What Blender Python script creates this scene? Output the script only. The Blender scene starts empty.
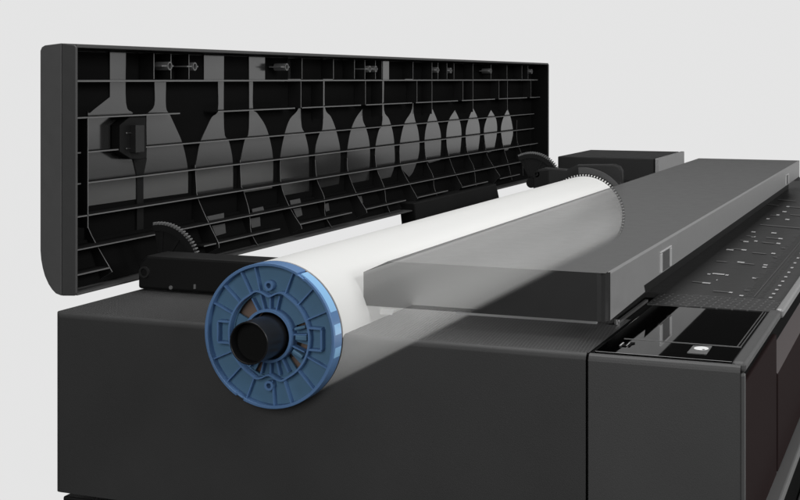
import bpy, bmesh, math, random
from mathutils import Vector, Matrix
random.seed(4)
sc = bpy.context.scene

# ------------------------------------------------------------------ camera
# world: X runs along the machine away from the camera, -Y is the operator side, Z up, z=0 is the top deck
FOC, HOR, CAMH = 1332.0, 79.0, 0.245          # focal length (px of an 800 px frame), horizon row, camera height over deck
YAW = math.atan2(538.0, FOC)                  # camera looks this much to the left of +X
cam_d = bpy.data.cameras.new("camera"); cam = bpy.data.objects.new("camera", cam_d)
sc.collection.objects.link(cam); sc.camera = cam
cam.location = (0, 0, CAMH)
cam.rotation_euler = (math.radians(90), 0, YAW - math.radians(90))
cam_d.sensor_width = 36.0; cam_d.lens = 36.0 * FOC / 800.0
cam_d.shift_y = -(250.0 - HOR) / 800.0
cam_d.clip_start = 0.01; cam_d.clip_end = 200

# ------------------------------------------------------------------ studio surroundings: a lit wall ahead, a dark room behind and overhead
w = bpy.data.worlds.new("World"); sc.world = w; w.use_nodes = True
nt = w.node_tree; nt.nodes.clear()
def nn(t, **k):
    n = nt.nodes.new(t)
    for a, b in k.items(): setattr(n, a, b)
    return n
wo = nn('ShaderNodeOutputWorld'); bg = nn('ShaderNodeBackground')
tc = nn('ShaderNodeTexCoord'); sep = nn('ShaderNodeSeparateXYZ')
dot = nn('ShaderNodeVectorMath', operation='DOT_PRODUCT'); dot.inputs[1].default_value = (math.cos(YAW*0.6), math.sin(YAW*0.6), 0)
nt.links.new(tc.outputs['Generated'], sep.inputs[0]); nt.links.new(tc.outputs['Generated'], dot.inputs[0])
mf = nn('ShaderNodeMapRange', interpolation_type='SMOOTHSTEP')      # ahead
mf.inputs['From Min'].default_value = 0.25; mf.inputs['From Max'].default_value = 0.6
mu = nn('ShaderNodeMapRange', interpolation_type='SMOOTHSTEP')      # not overhead
mu.inputs['From Min'].default_value = 0.165; mu.inputs['From Max'].default_value = 0.11
nt.links.new(dot.outputs['Value'], mf.inputs['Value']); nt.links.new(sep.outputs['Z'], mu.inputs['Value'])
mm = nn('ShaderNodeMath', operation='MULTIPLY'); nt.links.new(mf.outputs[0], mm.inputs[0]); nt.links.new(mu.outputs[0], mm.inputs[1])
# dark zone added low on the operator side to dim the lid's reflections
f1 = nn('ShaderNodeMapRange', interpolation_type='SMOOTHSTEP'); f1.inputs['From Min'].default_value = -0.036; f1.inputs['From Max'].default_value = -0.078
f2 = nn('ShaderNodeMapRange', interpolation_type='SMOOTHSTEP'); f2.inputs['From Min'].default_value = -0.12; f2.inputs['From Max'].default_value = -0.30
nt.links.new(sep.outputs['Z'], f1.inputs['Value']); nt.links.new(sep.outputs['Y'], f2.inputs['Value'])
f3 = nn('ShaderNodeMath', operation='MULTIPLY'); nt.links.new(f1.outputs[0], f3.inputs[0]); nt.links.new(f2.outputs[0], f3.inputs[1])
f4 = nn('ShaderNodeMath', operation='SUBTRACT'); f4.inputs[0].default_value = 1.0; nt.links.new(f3.outputs[0], f4.inputs[1])
m2 = nn('ShaderNodeMath', operation='MULTIPLY'); nt.links.new(mm.outputs[0], m2.inputs[0]); nt.links.new(f4.outputs[0], m2.inputs[1]); mm = m2
mx = nn('ShaderNodeMix', data_type='RGBA'); mx.inputs['A'].default_value = (0.008, 0.008, 0.008, 1); mx.inputs['B'].default_value = (0.78, 0.78, 0.78, 1)
nt.links.new(mm.outputs[0], mx.inputs['Factor']); nt.links.new(mx.outputs['Result'], bg.inputs['Color'])
bg.inputs['Strength'].default_value = 1.0
nt.links.new(bg.outputs[0], wo.inputs[0])

def area(name, loc, target, size, size_y, power):
    d = bpy.data.lights.new(name, 'AREA'); d.shape = 'RECTANGLE'; d.size = size; d.size_y = size_y; d.energy = power
    o = bpy.data.objects.new(name, d); sc.collection.objects.link(o)
    o.location = loc; o.rotation_euler = (Vector(target) - Vector(loc)).to_track_quat('-Z', 'Y').to_euler()
    return o
area('softbox_overhead', (1.9, 0.75, 2.4), (1.9, 0.55, 0), 3.2, 1.6, 52)
area('softbox_side', (1.2, -2.6, 1.5), (1.9, 0.6, 0.05), 2.6, 1.4, 75)
area('softbox_front', (-1.6, 0.2, 0.9), (1.4, 0.6, 0), 1.8, 1.4, 34)
area('roll_bay_fill', (1.80, 0.375, -0.034), (1.80, 0.60, -0.01), 1.25, 0.05, 1.0)  # added fill light for the roll's hidden side, not a lamp of the printer
sc.view_settings.view_transform = 'Standard'; sc.view_settings.look = 'None'
sc.view_settings.exposure = 0; sc.view_settings.gamma = 1
sc.cycles.transparent_max_bounces = 24; sc.cycles.max_bounces = 8

# ------------------------------------------------------------------ picture point -> place on a plane of the machine
cY, sY = math.cos(YAW), math.sin(YAW)
def ray(px, py):
    u, v = (px - 400) / FOC, (HOR - py) / FOC     # right, up, per unit forward
    return Vector((cY + u * sY, sY - u * cY, v))
CAM = Vector((0, 0, CAMH))
def onx(px, py, x): d = ray(px, py); return CAM + d * (x / d.x)
def ony(px, py, y): d = ray(px, py); return CAM + d * (y / d.y)
def onz(px, py, z=0.0): d = ray(px, py); return CAM + d * ((z - CAMH) / d.z)

# ------------------------------------------------------------------ materials
def s2l(c): return tuple((v/255/12.92 if v/255 <= .04045 else ((v/255+.055)/1.055)**2.4) for v in c) + (1,)
def mat(name, col, rough=0.5, spec=0.5, metal=0.0, bump=None, grain=0.0, coat=0.0, grain_scale=60):
    m = bpy.data.materials.new(name); m.use_nodes = True
    t = m.node_tree; b = t.nodes['Principled BSDF']
    if isinstance(col, (int, float)): col = (col, col, col, 1)
    b.inputs['Base Color'].default_value = col
    b.inputs['Roughness'].default_value = rough; b.inputs['Metallic'].default_value = metal
    b.inputs['Specular IOR Level'].default_value = spec; b.inputs['Coat Weight'].default_value = coat
    tc = t.nodes.new('ShaderNodeTexCoord')
    if grain:
        n = t.nodes.new('ShaderNodeTexNoise'); n.inputs['Scale'].default_value = grain_scale; n.inputs['Detail'].default_value = 6
        t.links.new(tc.outputs['Object'], n.inputs['Vector'])
        r = t.nodes.new('ShaderNodeMapRange'); r.inputs['To Min'].default_value = 1 - grain; r.inputs['To Max'].default_value = 1 + grain
        t.links.new(n.outputs['Fac'], r.inputs['Value'])
        mx = t.nodes.new('ShaderNodeVectorMath'); mx.operation = 'SCALE'; mx.inputs[0].default_value = col[:3]
        t.links.new(r.outputs[0], mx.inputs['Scale']); t.links.new(mx.outputs[0], b.inputs['Base Color'])
        r2 = t.nodes.new('ShaderNodeMapRange'); r2.inputs['To Min'].default_value = rough - .06; r2.inputs['To Max'].default_value = rough + .06
        t.links.new(n.outputs['Fac'], r2.inputs['Value']); t.links.new(r2.outputs[0], b.inputs['Roughness'])
    if bump:
        n = t.nodes.new('ShaderNodeTexNoise'); n.inputs['Scale'].default_value = bump[0]; n.inputs['Detail'].default_value = 2
        t.links.new(tc.outputs['Object'], n.inputs['Vector'])
        bp = t.nodes.new('ShaderNodeBump'); bp.inputs['Strength'].default_value = bump[1]; bp.inputs['Distance'].default_value = bump[2]
        t.links.new(n.outputs['Fac'], bp.inputs['Height']); t.links.new(bp.outputs[0], b.inputs['Normal'])
    return m

# paper roll axis and radius
AX = onx(268, 336, 1.1425); RY, RZ, RR = AX.y, AX.z, 0.0700
# lower tangent line from the viewing height to the roll, in the y-z section: edge of the see-through area of the covers
_d = math.hypot(RY, RZ - CAMH); _a = math.atan2(RZ - CAMH, RY) - math.asin(RR / _d)
NY, NZ = -math.sin(_a), math.cos(_a)            # s = NY*y + NZ*(z-CAMH) : >0 on the roll's side
def ytan(z): return NZ*(CAMH - z)/NY - .004      # a block topped at z stays clear of the view of the roll up to this y
def see_through(m, amount, soft=0.004, ymax=0.575, xfade=None):
    """gives an opaque material a clear area beside the paper roll"""
    t = m.node_tree; out = [n for n in t.nodes if n.type == 'OUTPUT_MATERIAL'][0]; b = t.nodes['Principled BSDF']
    tc = t.nodes.new('ShaderNodeTexCoord'); sp = t.nodes.new('ShaderNodeSeparateXYZ'); t.links.new(tc.outputs['Object'], sp.inputs[0])
    dt = t.nodes.new('ShaderNodeVectorMath'); dt.operation = 'DOT_PRODUCT'; dt.inputs[1].default_value = (0, NY, NZ)
    t.links.new(tc.outputs['Object'], dt.inputs[0])
    r = t.nodes.new('ShaderNodeMapRange'); r.interpolation_type = 'SMOOTHSTEP'
    r.inputs['From Min'].default_value = NZ * CAMH; r.inputs['From Max'].default_value = NZ * CAMH + soft
    r.inputs['To Max'].default_value = amount
    t.links.new(dt.outputs['Value'], r.inputs['Value'])
    g = t.nodes.new('ShaderNodeMath'); g.operation = 'LESS_THAN'; g.inputs[1].default_value = ymax; t.links.new(sp.outputs['Y'], g.inputs[0])
    def ma(op, a, b_=None):
        q = t.nodes.new('ShaderNodeMath'); q.operation = op
        for i, v in enumerate((a, b_)):
            if v is None: continue
            if isinstance(v, (int, float)): q.inputs[i].default_value = v
            else: t.links.new(v, q.inputs[i])
        return q.outputs[0]
    k_ = ma('DIVIDE', 2.383, sp.outputs['X']); qy = ma('MULTIPLY', sp.outputs['Y'], k_); qz = ma('MULTIPLY', ma('SUBTRACT', sp.outputs['Z'], CAMH), k_)
    d2 = ma('ADD', ma('POWER', ma('ABSOLUTE', ma('SUBTRACT', qy, RY)), 2.0), ma('POWER', ma('ABSOLUTE', ma('SUBTRACT', qz, RZ - CAMH)), 2.0))
    ap = ma('ADD', ma('MULTIPLY', qy, qy), ma('MULTIPLY', qz, qz))
    g2o = ma('MAXIMUM', ma('LESS_THAN', d2, .0745**2), ma('GREATER_THAN', ap, RY**2 + (RZ - CAMH)**2 - RR**2))
    k = t.nodes.new('ShaderNodeMath'); k.operation = 'MULTIPLY'; t.links.new(r.outputs[0], k.inputs[0]); t.links.new(g.outputs[0], k.inputs[1])
    k2 = t.nodes.new('ShaderNodeMath'); k2.operation = 'MULTIPLY'; t.links.new(k.outputs[0], k2.inputs[0]); t.links.new(g2o, k2.inputs[1])
    tr = t.nodes.new('ShaderNodeBsdfTransparent'); ms = t.nodes.new('ShaderNodeMixShader')
    t.links.new(k2.outputs[0], ms.inputs[0]); t.links.new(b.outputs[0], ms.inputs[1]); t.links.new(tr.outputs[0], ms.inputs[2])
    t.links.new(ms.outputs[0], out.inputs['Surface'])
    return m
def weave(m, scale, lo, hi, ang=0.6, bumpd=0.0006):
    """small raised lozenges in rows"""
    t = m.node_tree; b = t.nodes['Principled BSDF']
    tc = t.nodes.new('ShaderNodeTexCoord'); mp = t.nodes.new('ShaderNodeMapping'); mp.inputs['Rotation'].default_value = (0, 0, ang)
    mp.inputs['Scale'].default_value = (scale, scale, scale)
    t.links.new(tc.outputs['Object'], mp.inputs['Vector'])
    br = t.nodes.new('ShaderNodeTexBrick'); br.inputs['Scale'].default_value = 1.0
    br.inputs['Mortar Size'].default_value = 0.10; br.inputs['Mortar Smooth'].default_value = 0.6
    br.inputs['Brick Width'].default_value = 1.0; br.inputs['Row Height'].default_value = 0.45
    br.inputs['Color1'].default_value = (lo, lo, lo, 1); br.inputs['Color2'].default_value = (lo*1.25, lo*1.25, lo*1.25, 1); br.inputs['Mortar'].default_value = (hi, hi, hi, 1)
    t.links.new(mp.outputs[0], br.inputs['Vector']); t.links.new(br.outputs['Color'], b.inputs['Base Color'])
    bp = t.nodes.new('ShaderNodeBump'); bp.inputs['Strength'].default_value = 0.8; bp.inputs['Distance'].default_value = bumpd
    t.links.new(br.outputs['Fac'], bp.inputs['Height']); t.links.new(bp.outputs[0], b.inputs['Normal'])
    return m

M = {}
M['panel']   = see_through(mat('grained dark plastic', 0.050, .55, .35, grain=.10, bump=(900, .25, .0004), grain_scale=14), .38)
M['panel2']  = mat('grained dark plastic front', 0.072, .5, .35, grain=.10, bump=(900, .25, .0004), grain_scale=14)
M['deck']    = see_through(weave(mat('textured deck', 0.03, .5, .4), 200, .010, .13, .62, .0012), .38)
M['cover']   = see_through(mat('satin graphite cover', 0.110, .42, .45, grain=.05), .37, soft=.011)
M['coverend']= see_through(mat('satin graphite shaded end', 0.024, .4, .4, grain=.05), .36, soft=.008)  # same graphite as the top, the end's shade put into the colour
M['litgrey']= mat('satin grey lit side', 0.34, .38, .5, grain=.04, metal=.3)  # cover side lighter than its top: side light put into the colour
M['black']   = mat('black plastic', 0.006, .55, .25)
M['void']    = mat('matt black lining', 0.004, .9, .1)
M['dark']    = mat('dark plastic', 0.018, .45, .35, grain=.08)
M['shell']   = mat('lid shell plastic', 0.105, .5, .35, grain=.08, bump=(700, .2, .0003))
M['lidframe']= mat('lid frame plastic', 0.07, .5, .35, grain=.08)
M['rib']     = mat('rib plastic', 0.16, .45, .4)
M['ribface'] = mat('rib side plastic', 0.006, .6, .2)  # near black on rib sides: their shade put into the colour
M['petal']   = mat('grey moulded plastic', 0.026, .15, 1.0, grain=.05, grain_scale=9)
M['paper']   = mat('white paper', (.76, .76, .745, 1), .7, .2, bump=(60, .05, .001))
M['papercut']= mat('cut paper edge', (.20, .15, .125, 1), .8, .2)
M['card']    = mat('brown cardboard', (.16, .10, .065, 1), .8, .2, grain=.2)
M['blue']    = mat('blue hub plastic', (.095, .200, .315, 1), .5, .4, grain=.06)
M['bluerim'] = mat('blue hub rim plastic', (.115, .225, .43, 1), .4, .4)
M['blueband']= mat('lit blue hub plastic', (.30, .56, .86, 1), .35, .5)
M['core']    = mat('black tube', (.010, .010, .011, 1), .32, .5, grain=.3, grain_scale=30)
M['coredark']= mat('shaded tube bore', 0.004, .7, .2)
M['brown']   = mat('warm dark drawer front', (.026, .0165, .0165, 1), .7, .03)
M['brownlite']= mat('lit warm drawer grip', (.095, .078, .078, 1), .5, .3)  # drawer brown made paler: light on the slanted grip put into the colour
M['glass']   = mat('black glass', 0.001, .03, .9, coat=1.0)
M['silver']  = mat('silver trim', 0.55, .28, .5, metal=.9)
M['rim']     = mat('satin grey edge', 0.085, .42, .45, grain=.03)
M['platen']  = mat('dark platen', 0.040, .42, .45, grain=.08)
M['band']    = weave(mat('ribbed band', 0.03, .45, .45), 62, .016, .085, 1.62, .0012)
M['mark']    = mat('printed marks', 0.42, .6, .3)
M['markdim'] = mat('dim printed marks', 0.10, .6, .3)
M['button']  = mat('grey button', 0.14, .4, .5)
M['white']   = mat('white button light', 0.9, .5, .5)
M['latch']   = mat('silver latch', 0.62, .35, .5, metal=.3)

# ------------------------------------------------------------------ mesh helpers
class MB:
    def __init__(s): s.bm = bmesh.new()
    def quad(s, pts):
        vs = [s.bm.verts.new(p) for p in pts]; return s.bm.faces.new(vs)
    def prism(s, pts, off):
        """closed solid: polygon pts swept by off"""
        off = Vector(off); a = [s.bm.verts.new(p) for p in pts]; b = [s.bm.verts.new(Vector(p) + off) for p in pts]
        n = len(pts); s.bm.faces.new(a); s.bm.faces.new(b[::-1])
        for i in range(n): s.bm.faces.new((a[i], b[i], b[(i+1) % n], a[(i+1) % n]))
    def box(s, x0, x1, y0, y1, z0, z1):
        s.prism([(x0, y0, z0), (x1, y0, z0), (x1, y1, z0), (x0, y1, z0)], (0, 0, z1 - z0))
    def tube(s, x0, x1, cy, cz, r0, r1=None, seg=96, cap0=True, cap1=True, a0=0, a1=None):
        """cylinder along X; r1 set = hollow ring with inner radius r1"""
        full = a1 is None; a1 = 2*math.pi if full else a1; n = seg if full else seg + 1
        def ring(x, r): return [s.bm.verts.new((x, cy + r*math.cos(a0 + (a1-a0)*i/seg), cz + r*math.sin(a0 + (a1-a0)*i/seg))) for i in range(n)]
        A, B = ring(x0, r0), ring(x1, r0); m = n if full else n - 1
        for i in range(m): j = (i+1) % n; s.bm.faces.new((A[i], B[i], B[j], A[j]))
        if r1:
            C_, D = ring(x0, r1), ring(x1, r1)
            for i in range(m):
                j = (i+1) % n
                s.bm.faces.new((C_[i], C_[j], D[j], D[i])); s.bm.faces.new((A[i], A[j], C_[j], C_[i])); s.bm.faces.new((B[i], D[i], D[j], B[j]))
            if not full:
                s.bm.faces.new((A[0], C_[0], D[0], B[0])); s.bm.faces.new((A[-1], B[-1], D[-1], C_[-1]))
        else:
            if cap0: s.bm.faces.new(A)
            if cap1: s.bm.faces.new(B[::-1])
    def cyl(s, base, direction, r, seg=16):
        d = Vector(direction); q = d.to_track_quat('Z', 'Y'); b = Vector(base)
        s.prism([b + q @ Vector((r*math.cos(2*math.pi*i/seg), r*math.sin(2*math.pi*i/seg), 0)) for i in range(seg)], d)
    def build(s, name, material, parent=None, bevel=0, smooth=False, seg=2):
        bmesh.ops.recalc_face_normals(s.bm, faces=s.bm.faces)
        me = bpy.data.meshes.new(name); s.bm.to_mesh(me); s.bm.free()
        o = bpy.data.objects.new(name, me); sc.collection.objects.link(o)
        for m_ in (material if isinstance(material, (list, tuple)) else [material]): me.materials.append(m_)
        if parent: o.parent = parent; 
        if bevel:
            b = o.modifiers.new('bevel', 'BEVEL'); b.width = bevel; b.segments = seg; b.limit_method = 'ANGLE'; b.angle_limit = math.radians(40); b.harden_normals = False
        if smooth:
            for p in me.polygons: p.use_smooth = True
            try:
                e = o.modifiers.new('ws', 'WEIGHTED_NORMAL'); e.keep_sharp = True
            except Exception: pass
            me.set_sharp_from_angle(angle=math.radians(35))
        return o
def empty(name, label, cat, group=None):
    o = bpy.data.objects.new(name, None); sc.collection.objects.link(o)
    o['label'] = label; o['category'] = cat
    if group: o['group'] = group
    return o

# ================================================================== PRINTER
pr = empty('large_format_printer', 'charcoal wide format printer with raised rear lid and long flat graphite top cover', 'printer')
XP = 1.1625                                # end panel
YB, YS, YF = onx(54.5, 309, XP).y, onx(587, 349, XP).y, onx(745, 363, XP).y     # back edge, seam, front edge
KC = 0.93                                  # the cover's end stands this much nearer than its foot on the deck
XF = onz(480, 314).x; XC = KC * XF
ZB = onx(60, 494, XP).z
# end panel (rear piece) : vertical sheet with a rolled top edge
def end_panel(name, y0, y1, m, zb):
    b = MB(); r = 0.006
    prof = [(XP, zb), (XP, -r)] + [(XP + r - r*math.cos(t), -r + r*math.sin(t)) for t in (math.radians(22), math.radians(45), math.radians(68))] + [(XP + r, 0)]
    pts = [[(x, y, z) for (x, z) in prof] for y in (y0, y1)]
    for i in range(len(prof) - 1): b.quad([pts[0][i], pts[0][i+1], pts[1][i+1], pts[1][i]])
    return b.build(name, m, pr, smooth=True)
b = MB()
r = 0.006; rc = 0.007
prof = [(XP, ZB + .002)] + [(XP, -r)] + [(XP + r - r*math.cos(t), -r + r*math.sin(t)) for t in map(math.radians, (22, 45, 68))] + [(XP + r, 0.0)]
rows = []
for y in (YS + .0012, YB - rc):
    rows.append([Vector((x, y, z)) for x, z in prof])
for k in (22, 45, 68, 90):                 # rounded rear corner
    a = math.radians(k); rows.append([Vector((max(x, XP + rc - rc*math.cos(a)), YB - rc + rc*math.sin(a), z)) for x, z in prof])
rows.append([Vector((1.345, YB, min(z, -0.0005))) for x, z in prof])
vs = [[b.bm.verts.new(p) for p in row] for row in rows]
for i in range(len(vs) - 1):
    for j in range(len(prof) - 1): b.bm.faces.new((vs[i][j], vs[i][j+1], vs[i+1][j+1], vs[i+1][j]))
b.build('side_panel', M['panel'], pr, smooth=True)
end_panel('front_side_panel', YF + .004, YS - .0012, M['panel2'], onx(744, 500, XP).z - .2)
# deck strip over the end
b = MB(); b.quad([(XP + r, YS, 0), (1.345, YS, 0), (1.345, YB, 0), (XP + r, YB, 0)])
b.build('top_deck', M['deck'], pr)
# plinth below the panel
b = MB(); b.box(XP + .006, 1.34, YS + .01, YB - .006, ZB - .3, ZB - .004); b.build('plinth', M['dark'], pr, bevel=.002)
# seam backing + inner body
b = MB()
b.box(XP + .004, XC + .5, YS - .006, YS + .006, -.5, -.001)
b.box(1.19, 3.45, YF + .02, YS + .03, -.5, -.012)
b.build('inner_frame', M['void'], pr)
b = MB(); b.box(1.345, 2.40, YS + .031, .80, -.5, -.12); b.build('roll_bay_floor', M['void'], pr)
b = MB(); b.box(1.345, 1.352, .675, YB - .002, -.5, -.002); b.build('bay_end_wall', M['dark'], pr)
# rear beam seen between roll and lid
p0, p1 = ony(404, 216, .90).x, ony(507, 197, .90).x
b = MB(); b.prism([(p0 + .035, .88, -.10), (p1 - .06, .88, -.10), (p1 - .14, .88, .02), (p0, .88, .02)], (0, .03, 0)); b.build('rear_beam', M['black'], pr, bevel=.002)

# ------------------------------------------------------------------ top cover
def kz(z): return CAMH + KC*(z - CAMH)
yb_, ych, ye = onx(363.5, 272, XC).y, onx(388, 262, XC).y, onx(607.5, 273.6, XC).y
zc, zcl = onx(500, 267.5, XC).z, onx(363.5, 272, XC).z; XE = onz(792, 160.3, zc).x
zb0, zb1 = kz(.0005), kz(.0118)
cv = MB()
rr_ = .007
def sect(x): return [Vector(p) for p in ((x, yb_, zb0), (x, yb_, zcl), (x, ych, zc), (x, ye + .002, zc), (x, ye, zc - .002), (x, ye, zb1))]
s0, s1 = sect(XC), sect(XE)
cv.quad([s0[2], s0[3], s1[3], s1[2]])
cv.quad([s0[1], s0[2], s1[2], s1[1]])
# deeper near part of the front side
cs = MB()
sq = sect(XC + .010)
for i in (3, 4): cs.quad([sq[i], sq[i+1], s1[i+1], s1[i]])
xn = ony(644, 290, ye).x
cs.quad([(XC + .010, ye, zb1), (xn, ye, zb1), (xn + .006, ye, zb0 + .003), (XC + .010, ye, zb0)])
cv.quad([(XE, yb_, zb0), (XE, yb_, zcl), (XE, ych, zc), (XE, ye, zc), (XE, ye, zb0)])
top = cv.build('top_cover', M['cover'], pr)
cs.build('cover_side', M['litgrey'], top)
# end face of the cover, rounded front corner and a small turned-down top edge
e = MB()
rcn = .010
end = [(XC, yb_), (XC, ych), (XC, ye + rcn)] + [(XC + rcn - rcn*math.cos(t), ye + rcn - rcn*math.sin(t)) for t in map(math.radians, (22, 45, 68))] + [(XC + rcn, ye - .0004)]
tops = [zcl, zc] + [zc]*5
for i in range(len(end) - 1):
    (xa, ya), (xb, yb2) = end[i], end[i+1]
    e.quad([(xa, ya, zb0), (xb, yb2, zb0), (xb, yb2, tops[i+1]), (xa, ya, tops[i])])
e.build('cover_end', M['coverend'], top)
# dark recess under the cover and the thin bright runner
b = MB(); b.box(XF + .006, XE - .01, ye/KC + .001, ye/KC + .016, .0006, zc - .012); b.box(XF + .006, XF + .012, ye/KC + .017, ye/KC + .03, .0006, .03); b.build('cover_recess', M['black'], top)
b = MB(); yr_ = onz(610, 330).y; b.box(XF - .004, XF + .14, yr_ - .0015, yr_ + .0015, .0002, .0028); b.cyl((XF - .006, yr_, .0002), (0, 0, .005), .0028)
b.build('runner', M['silver'], pr)
b = MB(); b.box(XF - .012, XF - .007, ye + .03, .465, .0002, .0026); b.build('cover_slide', M['latch'], top)
b = MB(); b.cyl((XF - .009, .405, .0024), (0, 0, .0035), .0022); b.build('cover_screw', M['silver'], top)
# latches in the long side
def latch(x0, x1, z0, z1):
    y = ye - .0006; t = .0022
    b = MB()
    b.box(x0, x1, y - .0006, y + .004, z1 - t, z1); b.box(x0, x0 + .010, y - .0006, y + .004, z0, z1 - t - .0002); b.box(x1 - .010, x1, y - .0006, y + .004, z0, z1 - t - .0002)
    o = b.build('cover_latch', M['latch'], top, bevel=.0006)
    b = MB(); b.box(x0 + .0102, x1 - .0102, y + .0002, y + .002, z0, z1 - t - .0002); b.build('latch_recess', M['rim'], o) if False else b.build('latch_recess', M['rim'], top)
la, lb = ony(660, 258, ye), ony(671, 249, ye)
latch(la.x, lb.x, kz(.013), kz(.0385))
la, lb = ony(785.5, 165, ye), ony(788.5, 165, ye)
latch(la.x, lb.x, kz(.014), kz(.036))
b = MB(); b.prism([tuple(onx(x, y, XC - .0006)) for x, y in ((380, 308), (397, 309.3), (393, 311.2), (392, 315), (380, 314.3))], (.0004, 0, 0)); b.build('cover_notch_patch', M['paper'], top)  # white patch added for a notch where the roll shows through

# ------------------------------------------------------------------ control panel and front rim
x0g, x1g = 1.181, 1.437; y0g, y1g = YF + .0125, YS - .004
b = MB(); b.quad([(XP + r, YF + .006, -.0015), (1.46, YF + .006, -.0015), (1.46, YS - .002, -.0015), (XP + r, YS - .002, -.0015)]); b.build('control_tray', M['rim'], pr)
b = MB(); b.box(x0g - .006, x1g, y0g, y1g, -.001, .0006); gl = b.build('control_glass', M['glass'], pr, bevel=.0004)
xs = onz(640, 340.5).x
b = MB(); b.box(xs - .0006, xs + .0006, y0g + .001, y1g - .012, .0006, .0010); b.build('glass_seam', M['rib'], gl)
b = MB()
for yy in (y0g + .0015, y0g + .0045): b.box(xs, x1g - .002, yy, yy + .0007, .0006, .0011)
b.build('screen_edge', M['rim'], gl)
pb = [onz(*q, .001) for q in ((687, 352.5), (693, 345.5), (712, 346), (706.5, 354))]
b = MB(); b.prism([(p.x, p.y, .0006) for p in pb], (0, 0, .0005)); bt = b.build('power_button', M['button'], pr, bevel=.0002)
c = onz(701.3, 347.4, .002)
b = MB(); b.prism([(c.x + .0085*math.cos(t*math.pi/16), c.y + .0065*math.sin(t*math.pi/16), .00115) for t in range(32)], (0, 0, .0001)); b.build('button_light', M['white'], bt)
c2 = onz(703.5, 347.6, .003)
b = MB(); b.prism([(c2.x + .0018*math.cos(t*math.pi/8), c2.y + .0012*math.sin(t*math.pi/8), .0013) for t in range(16)], (0, 0, .0001)); b.build('button_dot', M['rib'], bt)
# small printed glyph on the glass
b = MB()
def gl_quad(q, z=.0011):
    P = [onz(x, y, z) for x, y in q]; b.prism([tuple(p) for p in P], (0, 0, .0002))
gl_quad([(619.3, 345.6), (620.7, 345.8), (624.3, 342.6), (623.0, 342.4)])
gl_quad([(626.0, 345.8), (626.9, 345.9), (630.0, 342.8), (629.1, 342.7)])
b.build('panel_glyph', M['mark'], gl)
b = MB()
for q in ([(622, 346), (626, 346.3), (629.0, 342.9), (627.8, 342.8), (625.8, 344.9), (623.2, 344.7)], [(627.5, 346.3), (629.7, 346.4), (632.0, 344.2), (634.8, 343.5), (635.2, 342.5), (631.0, 342.4)]):
    gl_quad(q)
b.build('panel_glyph', M['void'], gl)
# front rim: silver-grey edge along the operator side
b = MB(); b.box(XP + .005, 1.447, YF, YF + .012, -.0065, .0022); b.build('front_rim', M['rim'], pr, bevel=.0028, seg=3)
b = MB(); b.box(1.449, 3.45, YF - .002, YF + .006, -.0065, .0030); b.build('platen_rim', M['litgrey'], pr, bevel=.0025, seg=3)
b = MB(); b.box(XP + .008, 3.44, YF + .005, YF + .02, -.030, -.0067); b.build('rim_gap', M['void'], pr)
# drawers
zt = -.0165
b = MB(); b.box(XP + .0005, XP + .010, YF + .0005, YF + .005, -.8, -.0067); b.build('corner_post', M['rim'], pr, bevel=.002)
b = MB(); b.box(XP + .012, 1.412, YF + .001, YF + .02, -.7, zt); b.build('drawer_front', M['brown'], pr, bevel=.0015)
zl = ony(800, 418, YF).z
dz1 = ony(777, 376, YF).z; dz0 = ony(777, 354, YF).z
b = MB(); b.box(1.416, 3.44, YF, YF + .02, zl, dz1); df = b.build('drawer_front', M['brown'], pr, bevel=.0012)
b = MB(); b.quad([(1.416, YF + .0005, dz1), (3.44, YF + .0005, dz1), (3.44, YF + .020, dz0), (1.416, YF + .020, dz0)]); b.build('drawer_grip', M['brownlite'], df)
b = MB(); b.box(1.416, 3.44, YF + .055, YF + .07, dz0 - .03, -.031); b.box(1.416, 3.44, YF + .0205, YF + .054, dz0 - .03, dz0 - .02); b.build('drawer_recess', M['black'], pr)  # recess made black: its shade put into the colour
b = MB(); b.box(1.22, 3.4, YF - .012, YF + .0035, zl - .012, zl - .001); b.build('lower_rail', M['button'], pr, bevel=.002)
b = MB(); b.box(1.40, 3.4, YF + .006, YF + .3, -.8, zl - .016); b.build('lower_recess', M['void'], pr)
b = MB(); b.box(1.40, 3.4, YF - .012, YF + .004, zl - .12, zl - .10); b.build('lower_rail', M['button'], pr, bevel=.002)

# ------------------------------------------------------------------ platen with printed marks
b = MB(); b.box(1.445, 1.525, YF + .006, YS + .004, -.006, .0004); b.build('grip_band', M['band'], pr)
b = MB(); b.box(1.5265, 3.45, YF + .006, .33, -.006, 0.0); pl = b.build('platen', M['platen'], pr)
b = MB()
def mark(px, py, w, h=.9, m=None):
    P = [onz(px, py, .0006), onz(px + w, py + w*.09, .0006), onz(px + w + h*.9, py + w*.09 - h, .0006), onz(px + h*.9, py - h, .0006)]
    b.prism([tuple(p) for p in P], (0, 0, .0003))
for px, py, w_ in [(707, 274.5, 3), (712, 274, 12), (725, 275.5, 3), (702, 283.2, 8), (728, 292.8, 4), (726, 250, 7), (737, 262.5, 7), (743, 242, 5), (754, 241.5, 3),
                   (763, 265.3, 4), (771, 253.8, 4), (776, 243.8, 4), (778, 239, 4), (751, 232.3, 4), (771, 233.3, 5), (739, 296, 4), (752, 278.4, 4), (762, 267.5, 4) ,
                   (741, 250.2, 5), (751, 237, 4), (766, 219.2, 3), (785, 219.8, 4), (782, 212, 4), (776, 215.3, 3), (786, 207, 3)]:
    mark(px, py, w_)
for k in range(11):      # the row of ticks by the edge
    u_ = k / 10; mark(768.5 + 31*u_, 298 - 44.5*u_ + 6.5*u_*(1-u_), 3.2 - 1.0*u_, 1.0)
mark(716, 285.5 - 5, 1)
b.build('marking', M['mark'], pl)
b = MB()
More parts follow.
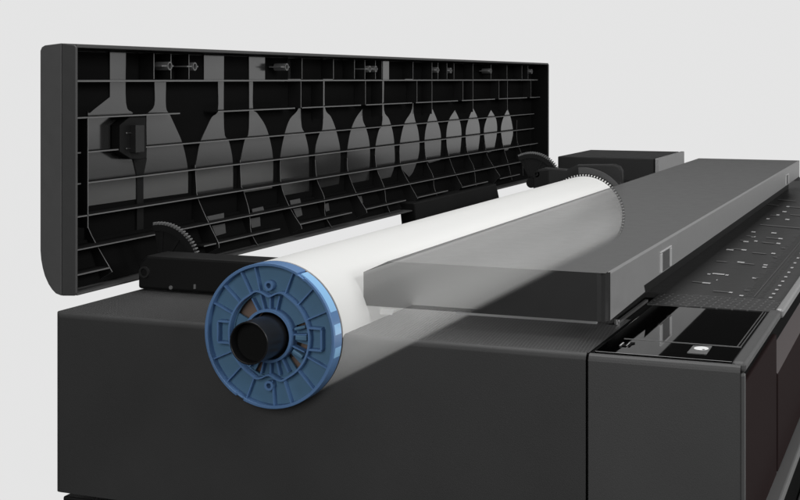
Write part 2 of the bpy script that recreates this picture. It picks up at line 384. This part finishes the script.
for px, py, w_ in [(692, 282, 10), (713, 291.3, 16), (716, 261.5, 11), (740, 263.5, 14), (731, 249, 10), (752, 253, 14), (740, 240.8, 8), (762, 242.7, 12), (746, 236.2, 8),
                   (766, 238, 12), (760, 225, 40), (770, 215.5, 8), (790, 215, 10), (773, 257.4, 4), (781, 248.3, 4), (754, 278.3, 4), (744, 290.6, 5), (764, 204.5, 14), (778, 200, 18), (788, 207, 12)]:
    mark(px, py, w_, .7)
b.build('marking', M['markdim'], pl)
a0, a1 = onz(756, 294.6, .0006), onz(800, 239.5, .0006)
b = MB(); b.box(1.535, 3.4, a0.y - .0004, a0.y + .0004, .0004, .0009)
b.build('platen_line', M['markdim'], pl)
b = MB()
for k in range(150): x = 1.54 + k*.012; b.box(x, x + .0012, a0.y + .003, a0.y + (.011 if k % 5 else .016), .0002, .0007)
for k in range(150): x = 1.54 + k*.012; b.box(x, x + .0012, a0.y - .010, a0.y - .004, .0002, .0007)
b.build('platen_ruler', M['rim'], pl)

# ------------------------------------------------------------------ holders
# near roll holder block
hx = 1.318
hb = MB()
hb.prism([(hx, .860, .002), (hx, .860, .030), (hx, .849, .041), (hx, RY + RR + .004, .041), (hx, RY + RR + .004, .002)], (.045, 0, 0))
hold = hb.build('roll_holder', M['black'], pr, bevel=.003)
c = onx(145, 272, hx)
b = MB(); b.tube(hx - .003, hx + .001, c.y, c.z, .0065, .0045, seg=32); b.build('holder_pivot', M['dark'], hold)
b = MB(); q = onx(171, 287.5, hx); b.cyl((hx - .0012, q.y, q.z), (.002, 0, 0), .0022); b.build('holder_screw', M['rib'], hold); b = MB(); q = onx(195, 287, hx); b.box(hx - .0014, hx, q.y - .0011, q.y + .0011, q.z - .002, q.z + .003); b.build('holder_screw', M['rib'], hold)
# gear quadrants of the lid hinge
def gear(gx, cpx, cpy, rpx, tilt0, tilt1, th=.006):
    c = onx(cpx, cpy, gx); R = (onx(cpx, cpy - rpx, gx).z - c.z)
    b = MB(); b.tube(gx, gx + th, c.y, c.z, R*.94, R*.80, seg=40, a0=tilt0, a1=tilt1); b.tube(gx, gx + th, c.y, c.z, R*.16, seg=24)
    for a in (tilt0 + .25, (tilt0 + tilt1)/2, tilt1 - .25):
        u = Vector((0, math.cos(a), math.sin(a))); n = Vector((0, -math.sin(a), math.cos(a))) * .002
        p = Vector((gx + .001, c.y, c.z)); b.prism([p + u*R*.25 + n, p + u*R*.82 + n, p + u*R*.82 - n, p + u*R*.25 - n], (th - .002, 0, 0))
    b.tube(gx + .0025, gx + th - .001, c.y, c.z, R*.81, R*.2, seg=40, a0=tilt0, a1=tilt1)
    g = b.build('hinge_gear', M['black'], pr)
    b = MB(); N = int((tilt1 - tilt0) / .075)
    for k in range(N):
        a = tilt0 + (k + .5)*(tilt1 - tilt0)/N; u = Vector((0, math.cos(a), math.sin(a))); n = Vector((0, -math.sin(a), math.cos(a))) * R*.018
        p = Vector((gx, c.y, c.z)); b.prism([p + u*R*.935 + n, p + u*R + n*.6, p + u*R - n*.6, p + u*R*.935 - n], (th, 0, 0))
    b.build('gear_teeth', M['rib'], g)  # teeth paler than the gear: their glints put into the colour
gear(1.375, 160, 268, 46, math.radians(78), math.radians(172))
gear(2.46, 531, 183, 31, math.radians(62), math.radians(172), .012)

# far roll holder: plate behind the far flange
fx = 2.425
b = MB()
pts = [(533, 205), (533, 177), (538, 169.5), (545, 167.5), (567, 169.5), (577, 164.8), (614, 164.5), (619, 166.5), (621.5, 171), (622, 205)]
b.prism([tuple(onx(x, y, fx)) for x, y in pts], (.02, 0, 0)); b2 = MB(); b2.box(fx + .021, fx + .035, .47, .70, -.10, .018)
fh = b.build('roll_holder', M['dark'], pr, bevel=.0025)
b2.build('holder_back', M['void'], fh)
b = MB(); c = onx(537, 174, fx); b.tube(fx - .004, fx + .002, c.y, c.z, .006, .0035, seg=24); b.build('holder_pivot', M['black'], fh)
b = MB(); pts = [(533.5, 204), (533.5, 179), (538, 171), (548, 170), (548, 204)]; b.prism([tuple(onx(x, y, fx - .004)) for x, y in pts], (.004, 0, 0)); b.build('holder_cheek', M['black'], fh, bevel=.001)
b = MB(); cc = onx(583, 214, fx - .01); Rf = onx(583, 167.5, fx - .01).z - cc.z
b.prism([Vector((fx - .01, cc.y + .002, cc.z))] + [Vector((fx - .01, cc.y + Rf*math.cos(a), cc.z + Rf*math.sin(a))) for a in [math.radians(85 - 4*k) for k in range(0, 22)]][:0] + [Vector((fx - .01, cc.y + Rf*math.cos(a), cc.z + Rf*math.sin(a))) for a in [math.radians(84 + 4*k) for k in range(0, 24)]], (.006, 0, 0))
b.build('holder_disc', M['rim'], fh)
# rear right housing
b = MB(); ym = .633
b.box(3.26, 3.60, ym + .012, .888, -.3, .050); hs = b.build('rear_housing', M['dark'], pr, bevel=.002)
b = MB(); b.box(3.256, 3.61, ym, ym + .009, -.3, .0503); b.build('housing_side', M['litgrey'], hs, bevel=.001)
b = MB(); b.box(2.60, 3.255, .62, .80, -.3, -.004); b.build('rear_deck', M['black'], pr)

# ------------------------------------------------------------------ raised lid
YL = 0.885; XL0 = ony(76, 170, YL).x; XL1 = ony(549, 110, YL).x; YBK = .930
ztop, zbot = ony(76, 45, YL).z, ony(76, 296, YL).z
frame_prof = [(.885, zbot + .003), (.887, zbot), (.904, zbot - .001), (.904, ztop + .002), (.888, ztop), (.885, ztop - .002)]
D = onx(40, 262, XL0)
shell_prof = [(.9045, zbot - .001), (.912, zbot + .001), (.917, zbot + .005), (.922, zbot + .011), (.927, zbot + .020), (.930, zbot + .029), (.932, zbot + .038), (.933, zbot + .048), (.933, ztop - .006), (.931, ztop - .002), (.927, ztop), (.9045, ztop + .0022)]
lid = MB(); t = .004
lid.prism([(XL0, y, z) for y, z in shell_prof], (t, 0, 0)); lid.prism([(XL1 - t, y, z) for y, z in shell_prof], (t, 0, 0))
def strip(mb, prof, x0, x1, th, cy=.905, cz=None):
    cz = (ztop + zbot)/2
    for i in range(len(prof) - 1):
        (ya, za), (yb_2, zb_) = prof[i], prof[i+1]
        def inn(y, z): return (y - (th if y > .92 else 0), z + (th if z < cz - .09 else -th if z > cz + .09 else 0))
        (yc, zc2), (yd, zd) = inn(ya, za), inn(yb_2, zb_)
        mb.prism([(x0, ya, za), (x0, yb_2, zb_), (x0, yd, zd), (x0, yc, zc2)], (x1 - x0, 0, 0))
strip(lid, shell_prof, XL0 + t, XL1 - t, .002)
L = lid.build('lid', M['shell'], pr, bevel=.0012)
b = MB()
b.prism([(XL0, y, z) for y, z in frame_prof], (.0035, 0, 0))
b.prism([(XL1 - .0035, y, z) for y, z in frame_prof], (.0035, 0, 0))
b.box(XL0 + .0035, XL1 - .0035, .8855, .904, ztop - .0028, ztop + .0012)
b.box(XL0 + .0035, XL1 - .0035, .8855, .904, zbot - .0002, zbot + .0022)
b.build('lid_frame', M['lidframe'], L, bevel=.0008)
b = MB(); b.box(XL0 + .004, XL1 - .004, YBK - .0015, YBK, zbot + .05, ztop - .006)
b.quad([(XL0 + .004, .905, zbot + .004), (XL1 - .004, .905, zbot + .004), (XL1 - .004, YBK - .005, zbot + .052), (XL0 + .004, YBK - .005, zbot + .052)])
b.box(XL0 + .004, XL1 - .004, .9055, YBK, ztop - .0050, ztop - .0038); b.box(XL1 - .006, XL1 - .0042, .887, YBK, zbot + .004, ztop - .004)  # black sheet added under the lid top, paints its underside as shaded
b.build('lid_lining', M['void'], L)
# grey moulded areas
YP = .9265
petals = [
 [(110,49),(126,49),(126,103),(133,113),(124,122),(120,126),(120,155),(133,160),(136,172),(137,199),(88,206),(88,118),(90,113),(110,97)],
 [(154.5,82),(166,82),(166,107),(170,115),(176,128),(182,142),(186,158),(188,172),(188,193),(143.5,199),(143.5,175),(146.5,158),(146.5,118),(148,113),(154.5,105)],
 [(204,51),(224,52),(224,128),(228.5,140),(232,155),(233,170),(233,190),(196.5,195),(195,185),(195,170),(197,158),(200,143),(207,127),(212,117),(218,110),(218,81),(204,81)],
 [(249,53),(265,54),(265,80),(253,80),(253,108),(257,113),(265,125),(270,140),(273,158),(273,180),(272,188),(241,193),(240,170),(241,158),(245,139),(249,128)],
 [(288,55),(301,56),(301,120),(305,134),(308.5,150),(309,170),(309,191),(281,196),(280.5,163),(281,152),(285,133),(290,119),(299,107),(299.5,80),(288,80)],
 [(323,57),(333,58),(333,80),(324.5,80),(325,108),(331,117),(336,130),(340,148),(340.5,165),(339,184),(315,189),(315,160),(316,145),(320,132),(323,123)],
 [(362.5,109),(362.8,120),(366,128),(369,140),(370,155),(369,180),(347,184),(347,160),(348,145),(351,130),(356,118)],
 [(383,61),(389,61),(389,80),(384,80),(384,110),(389,119),(393,133),(394.5,148),(394.5,165),(391,177),(376,180),(375,158),(376,143),(379,130),(382.5,120)],
 [(405,62),(413,62),(413,80),(413.5,108),(414.5,118),(418,130),(419.5,145),(418,158),(413,172),(409,177),(401,167),(399.5,152),(401,137),(405,122),(412.3,108),(412.3,80),(405,80)],
 [(432.5,109),(437,120),(440.5,132),(441,145),(440,160),(429,163),(427,160),(425,150),(425,135),(428,120)],
 [(455,110),(460,122),(461.5,135),(460,154),(449,157),(447,148),(446.5,133),(449,120)],
 [(473,108),(478,119),(480,133),(478,152),(468,154),(466,143),(466,130),(469,118)],
 [(491,110),(496,119),(497,132),(494,150),(488,153),(486,148),(484,132),(486,121)],
 [(507.5,109),(511,119),(513,132),(511,143),(508,150),(505,151),(503,145),(501,130),(503,119)]]
def rounded(P, n=4):
    out = []; N = len(P)
    def turn(i):
        a = Vector(P[i]) - Vector(P[i-1]); c = Vector(P[(i+1) % N]) - Vector(P[i])
        return a.angle(c) > math.radians(42)
    for i in range(N):
        p1, p2 = Vector(P[i]), Vector(P[(i+1) % N]); j = (i+1) % N
        p0 = p1 if turn(i) else Vector(P[i-1]); p3 = p2 if turn(j) else Vector(P[(i+2) % N])
        for k in range(n):
            t = k/n; m1 = (p2 - p0)*.5 if not turn(i) else (p2 - p1); m2 = (p3 - p1)*.5 if not turn(j) else (p2 - p1)
            out.append((2*t**3-3*t*t+1)*p1 + (t**3-2*t*t+t)*m1 + (-2*t**3+3*t*t)*p2 + (t**3-t*t)*m2)
    return out
for P in petals:
    b = MB(); b.prism([tuple(ony(q[0], q[1], YP)) for q in rounded(P)], (0, .0018, 0)); b.build('moulded_panel', M['petal'], L)
# horizontal ribs (front edge height read at the lid's near edge)
def lit_edged(o):  # paints lit rib edges: paler plastic on the front faces
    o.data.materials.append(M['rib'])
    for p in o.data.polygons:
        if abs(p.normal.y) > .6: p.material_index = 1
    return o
def hrib(py, yf, x0=None, x1=None, th=.0015):
    z = ony(78, py, yf).z; b = MB()
    b.box(x0 or XL0 + .004, x1 or XL1 - .03, yf, YBK - .002, z - th/2, z + th/2); lit_edged(b.build('rib', M['ribface'], L))
def seg(px0, px1, py76, yf):
    y0 = HOR + (py76 - HOR)*(938 - px0)/862; y1 = HOR + (py76 - HOR)*(938 - px1)/862
    hrib(py76, yf, ony(px0, y0, yf).x, ony(px1, y1, yf).x, .0017)
hrib(81, .905, th=.0022)
for a_, c_ in ((77, 180), (218, 295), (302, 361), (366, 412), (416, 458), (462, 495), (499, 527), (530, 540)): seg(a_, c_, 118, .906)
hrib(153, .914, th=.0016); hrib(184, .914, th=.0016)
hrib(217, .905); hrib(250, .897)
for a_, c_ in ((77, 110), (204, 280), (300, 352), (366, 406), (418, 448), (462, 488), (500, 520)): seg(a_, c_, 275, .891)
# vertical ribs in the upper rows
def vrib(px, pa, pb_, yf=.907, w_=.0016):
    x = ony(px, (pa + pb_)/2, yf).x; za, zb_ = min(ony(px, pa, yf).z, ztop - .0055), ony(px, pb_, yf).z
    b = MB(); b.box(x - w_/2, x + w_/2, yf, YBK - .002, zb_, za); lit_edged(b.build('rib', M['ribface'], L))
for px in (154, 171, 189, 302, 333.5, 354.5, 365, 375.5, 382, 413, 432, 438, 447, 454, 473, 491, 507, 522, 528): vrib(px, 47.5 + .0478*(px - 180), 79)
for px in (301, 323.5, 365.5, 382.5, 417, 432, 463, 473, 499, 507.5, 531): vrib(px, 81, 79 + 39*(938 - px)/862 + (12 if px in (323.5, 382.5, 432, 473, 507.5) else 0))
for px in (88,): vrib(px, 118, 228, .905)
# curved gussets that grow out of the back towards the bottom
guss = [[(88,205),(88,228),(112,272)], [(195,165),(196,185),(198,199),(209,224),(221,248)], [(240,160),(241,185),(243,190),(249,211),(251,232),(258,246)],
 [(280,160),(281,185),(290,208),(303,229)], [(315,160),(317,180),(324,197),(325,215),(332,228)], [(347,158),(348,172),(356,193),(368,213)],
 [(375,155),(377,170),(384,187),(386,202),(390,213)], [(399.5,152),(401,167),(409,183),(418,199)], [(425,150),(427,163),(433,176),(434,187),(439,201)],
 [(447,148),(450,160),(455,173),(462,186)], [(466,146),(469,157),(474,168),(476,185),(479,191)], [(484.5,142),(487,155),(492,164),(500,176)], [(502,141),(505,153),(508,163),(512,180)], [(517,120),(517,140),(522,155)]]
def smoothline(P, n=5):
    out = []
    for i in range(len(P) - 1):
        p0 = Vector(P[max(i-1, 0)]); p1 = Vector(P[i]); p2 = Vector(P[i+1]); p3 = Vector(P[min(i+2, len(P)-1)])
        for k in range(n):
            t = k/n; out.append(tuple(.5*((2*p1) + (p2-p0)*t + (2*p0-5*p1+4*p2-p3)*t*t + (-p0+3*p1-3*p2+p3)*t**3)))
    return out + [P[-1]]
for G in guss:
    x = ony(*G[0], YP - .003).x
    fr = [onx(px, py, x) for px, py in smoothline(G)]
    fr = [Vector((x, max(p.y, .887), p.z)) for p in fr]
    fr[-1].z = max(fr[-1].z, zbot + .004)
    b = MB(); b.prism([(x, YBK - .002, fr[0].z)] + [tuple(p) for p in fr] + [(x, .908, zbot + .006), (x, YBK - .003, zbot + .032)], (.0014, 0, 0))
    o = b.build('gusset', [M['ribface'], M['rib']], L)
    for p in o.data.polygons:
        if p.normal.y < -.3: p.material_index = 1  # gusset front edges painted as lit, sides painted as shaded
# screw bosses between the upper ribs
for px, py in ((170, 66), (195, 66.5), (287, 67), (370, 69), (376, 69), (438, 70), (451, 70.5), (491, 71), (532, 71.5)):
    c = ony(px, py, .905); b = MB()
    R0 = .0055
    for rr2, sg in ((R0, 1),):
        n = 20
        A = [Vector((c.x + R0*math.cos(2*math.pi*i/n), .905, c.z + R0*math.sin(2*math.pi*i/n))) for i in range(n)]
        B = [Vector((c.x + R0*.7*math.cos(2*math.pi*i/n), .905, c.z + R0*.7*math.sin(2*math.pi*i/n))) for i in range(n)]
        for i in range(n):
            j = (i+1) % n; b.quad([A[i], A[j], B[j], B[i]]); b.quad([A[i], A[j], A[j] + Vector((0, .02, 0)), A[i] + Vector((0, .02, 0))]); b.quad([B[i], B[j], B[j] + Vector((0, .02, 0)), B[i] + Vector((0, .02, 0))])
    b.box(c.x - .018, c.x - R0, .906, .926, c.z - .0009, c.z + .0009); b.box(c.x + R0, c.x + .010, .906, .926, c.z - .0009, c.z + .0009)
    b.build('screw_boss', M['rib'], L)
# catch on the lid
b = MB()
b.prism([tuple(ony(x, y, .912)) for x, y in ((120, 125), (130, 116.5), (146, 116.5), (146.5, 158), (141, 159.5), (131, 159), (120, 152))], (0, .012, 0))
k = b.build('lid_catch', M['ribface'], L, bevel=.0008)
b = MB(); b.prism([tuple(ony(x, y, .904)) for x, y in ((136, 125), (144.5, 125), (144.5, 152), (136, 153))], (0, .010, 0)); b.build('catch_block', M['dark'], L, bevel=.0006)
b = MB()
for x0_, x1_, y_ in ((126, 134.5, 133), (126, 131, 148.5), (132.2, 134, 148.5)): b.prism([tuple(ony(x, y, .9105)) for x, y in ((x0_, y_ - .7), (x1_, y_ - .7), (x1_, y_ + .7), (x0_, y_ + .7))], (0, .0015, 0))
b.build('catch_pin', M['petal'], L)
b = MB(); b.prism([tuple(ony(x, y, .9255)) for x, y in ((133, 158), (147, 158), (143.5, 176), (143.5, 232), (137, 233), (137, 176))], (0, .004, 0)); b.build('catch_stem', M['ribface'], L)
# small bright pads low in the lid
for q in ([(212,226),(225,223.5),(226,233),(216,236)], [(249.5,219),(260,217),(260.5,226),(252,228)], [(293,209),(301,207.5),(302.5,215),(297,217.5)], [(324,204),(328.5,203),(329.5,210.5),(326,211.5)], [(358,196.5),(361.5,196),(363,202.5),(361,204)],
          [(207,216.5),(224,213),(224,219.5),(210,222.5)], [(252,209),(263,206.5),(264.5,211),(253,213.5)], [(290,200.5),(300,198.5),(301,203),(291,205.5)]):
    b = MB(); b.prism([tuple(ony(x, y, .914)) for x, y in q], (0, .001, 0)); b.build('reflective_pad', M['rim'], L)

# ================================================================== PAPER ROLL
roll = empty('paper_roll', 'long white paper roll lying in the open bay and seen through the cover', 'paper roll')
XR1 = 2.3805
b = MB(); b.tube(1.1635, XR1, RY, RZ, RR, .028, seg=160); b.build('paper', M['paper'], roll, smooth=True)
b = MB(); b.tube(1.1615, 1.1633, RY, RZ, .0690, .0282, seg=96); b.build('roll_end', M['papercut'], roll)
b = MB(); b.tube(1.1632, XR1, RY, RZ, .0279, .024, seg=64); b.build('cardboard_core', M['card'], roll, smooth=True)

# ================================================================== SPINDLE
sp_ = empty('roll_spindle', 'blue round spindle hub with black tube through its middle on the near roll end', 'spindle')
x0h, x1h = 1.1425, 1.1610
b = MB()
for a0_, a1_, ro in ((-60, 117, .0702), (117, 124, .0686), (124, 293, .0702), (293, 300, .0688)): b.tube(x0h, x1h - .0005, RY, RZ, ro, .0672, seg=max(3, (a1_ - a0_)//2), a0=math.radians(a0_), a1=math.radians(a1_))
bmesh.ops.remove_doubles(b.bm, verts=b.bm.verts, dist=1e-6)
b.build('hub_rim', M['bluerim'], sp_, bevel=.0005, smooth=True)
b = MB(); b.tube(x0h + .009, x0h + .0115, RY, RZ, .0674, .0415, seg=128)
# inner web with open windows
for a0_, a1_ in ((-62, 25), (55, 158), (168, 192), (205, 222), (232, 290)): b.tube(x0h + .011, x0h + .0135, RY, RZ, .0418, .0255, seg=24, a0=math.radians(a0_ + 0), a1=math.radians(a1_))
hub = b.build('hub_face', M['blue'], sp_)
# wavy wall between web and outer face
b = MB(); n = 180
def rw(a):
    d = min(abs((math.degrees(a) - c + 180) % 360 - 180) for c in (90, 270)); s = .0425 - .0045*math.exp(-((d - 0)/9.0)**2)*-1*0
    s -= .0055*math.exp(-(d/10.0)**2); s += .0012*math.exp(-((d - 19)/6.0)**2)
    return s
def ringwall(fn, th, xa, xb):
    A = []; 
    for i in range(n):
        a = 2*math.pi*i/n; rr2 = fn(a)
        A.append([b.bm.verts.new((x, RY + q*math.cos(a), RZ + q*math.sin(a))) for x, q in ((xa, rr2), (xb, rr2), (xb, rr2 + th), (xa, rr2 + th))])
    for i in range(n):
        p, q = A[i], A[(i+1) % n]
        for k in range(4): b.bm.faces.new((p[k], q[k], q[(k+1) % 4], p[(k+1) % 4]))
ringwall(rw, .0018, x0h + .0005, x0h + .010)
b.build('hub_wall', M['bluerim'], hub, smooth=True)
b = MB(); b.tube(x0h - .001, x0h + .0135, RY, RZ, .0258, .0232, seg=64); b.build('hub_sleeve', M['bluerim'], hub, smooth=True)
# radial ribs
def radial(mb, deg, r0, r1, w_, xa, xb):
    a = math.radians(deg); u = Vector((0, math.cos(a), math.sin(a))); nn_ = Vector((0, -math.sin(a), math.cos(a)))*w_/2
    p = Vector((xa, RY, RZ)); mb.prism([p + u*r0 + nn_, p + u*r1 + nn_, p + u*r1 - nn_, p + u*r0 - nn_], (xb - xa, 0, 0))
for dg in (24, 42, 62, 76, 112, 134, 156, 204, 226, 250, 266, 292, 314, 336):
    b = MB(); radial(b, dg, .0435, .0675, .0013, x0h + .003, x0h + .0095); b.build('rib', M['bluerim'], hub)
for dg in (60, 75, 90, 105, 240, 255, 270, 285, 305, 200, 175):
    b = MB(); radial(b, dg, .0255, .0395, .0014, x0h + .004, x0h + .0115); b.build('rib', M['bluerim'], hub)
for dg in (90, 270):
    a = math.radians(dg); b = MB(); b.tube(x0h + .001, x0h + .0095, RY + .0545*math.cos(a), RZ + .0525*math.sin(a)*.92, .0048, .0026, seg=24)
    b.build('hub_boss', M['bluerim'], hub, smooth=True)
# square pockets left and right, arm on the right
for s in (1, -1):
    b = MB()
    yo, yi = RY + s*.056, RY + s*.042
    y0_, y1_ = min(yo, yi), max(yo, yi)
    b.box(x0h + .0008, x0h + .0095, y0_, y1_, RZ + .0095, RZ + .0112); b.box(x0h + .0008, x0h + .0095, y0_, y1_, RZ - .0112, RZ - .0095)
    b.box(x0h + .0008, x0h + .0095, yo - .0008, yo + .0008, RZ - .0094, RZ + .0094)
    b.build('hub_pocket', M['bluerim'], hub)
for dg, w_ in ((180, .005), (208, .004), (164, .003)):
    b = MB(); radial(b, dg, .028, .040, w_, x0h + .002, x0h + .0112); b.build('hub_catch', M['blue'], hub, bevel=.001)
# recessed windows in the band on the operator side, glow painted in pale blue
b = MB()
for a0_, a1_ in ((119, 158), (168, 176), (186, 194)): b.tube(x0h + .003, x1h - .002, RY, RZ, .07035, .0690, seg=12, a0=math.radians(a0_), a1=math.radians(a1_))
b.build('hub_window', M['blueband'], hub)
# black tube
xt = 1.1035
b = MB(); b.tube(xt, 1.30, RY, RZ, .0203, .0188, seg=72); b.build('spindle_tube', M['core'], sp_, bevel=.0004, smooth=True)
b = MB(); b.tube(xt + .012, xt + .014, RY, RZ, .0187, seg=48); b.build('bore_shade_disc', M['coredark'], sp_)  # dark disc standing for the shade inside the open tube
# far flange with teeth
b = MB(); b.tube(XR1 + .0005, XR1 + .0065, RY, RZ, .0705, seg=120); b.build('far_flange', M['black'], sp_)
b = MB()
for k in range(84): radial(b, k*360/84, .0700, .0745, .0026, XR1 + .0007, XR1 + .0068)
b.build('flange_teeth', M['black'], sp_)
b = MB()
for k in range(84): radial(b, (k + .5)*360/84, .0700, .0732, .0022, XR1 + .0009, XR1 + .0062)
b.build('flange_gaps', M['paper'], sp_)
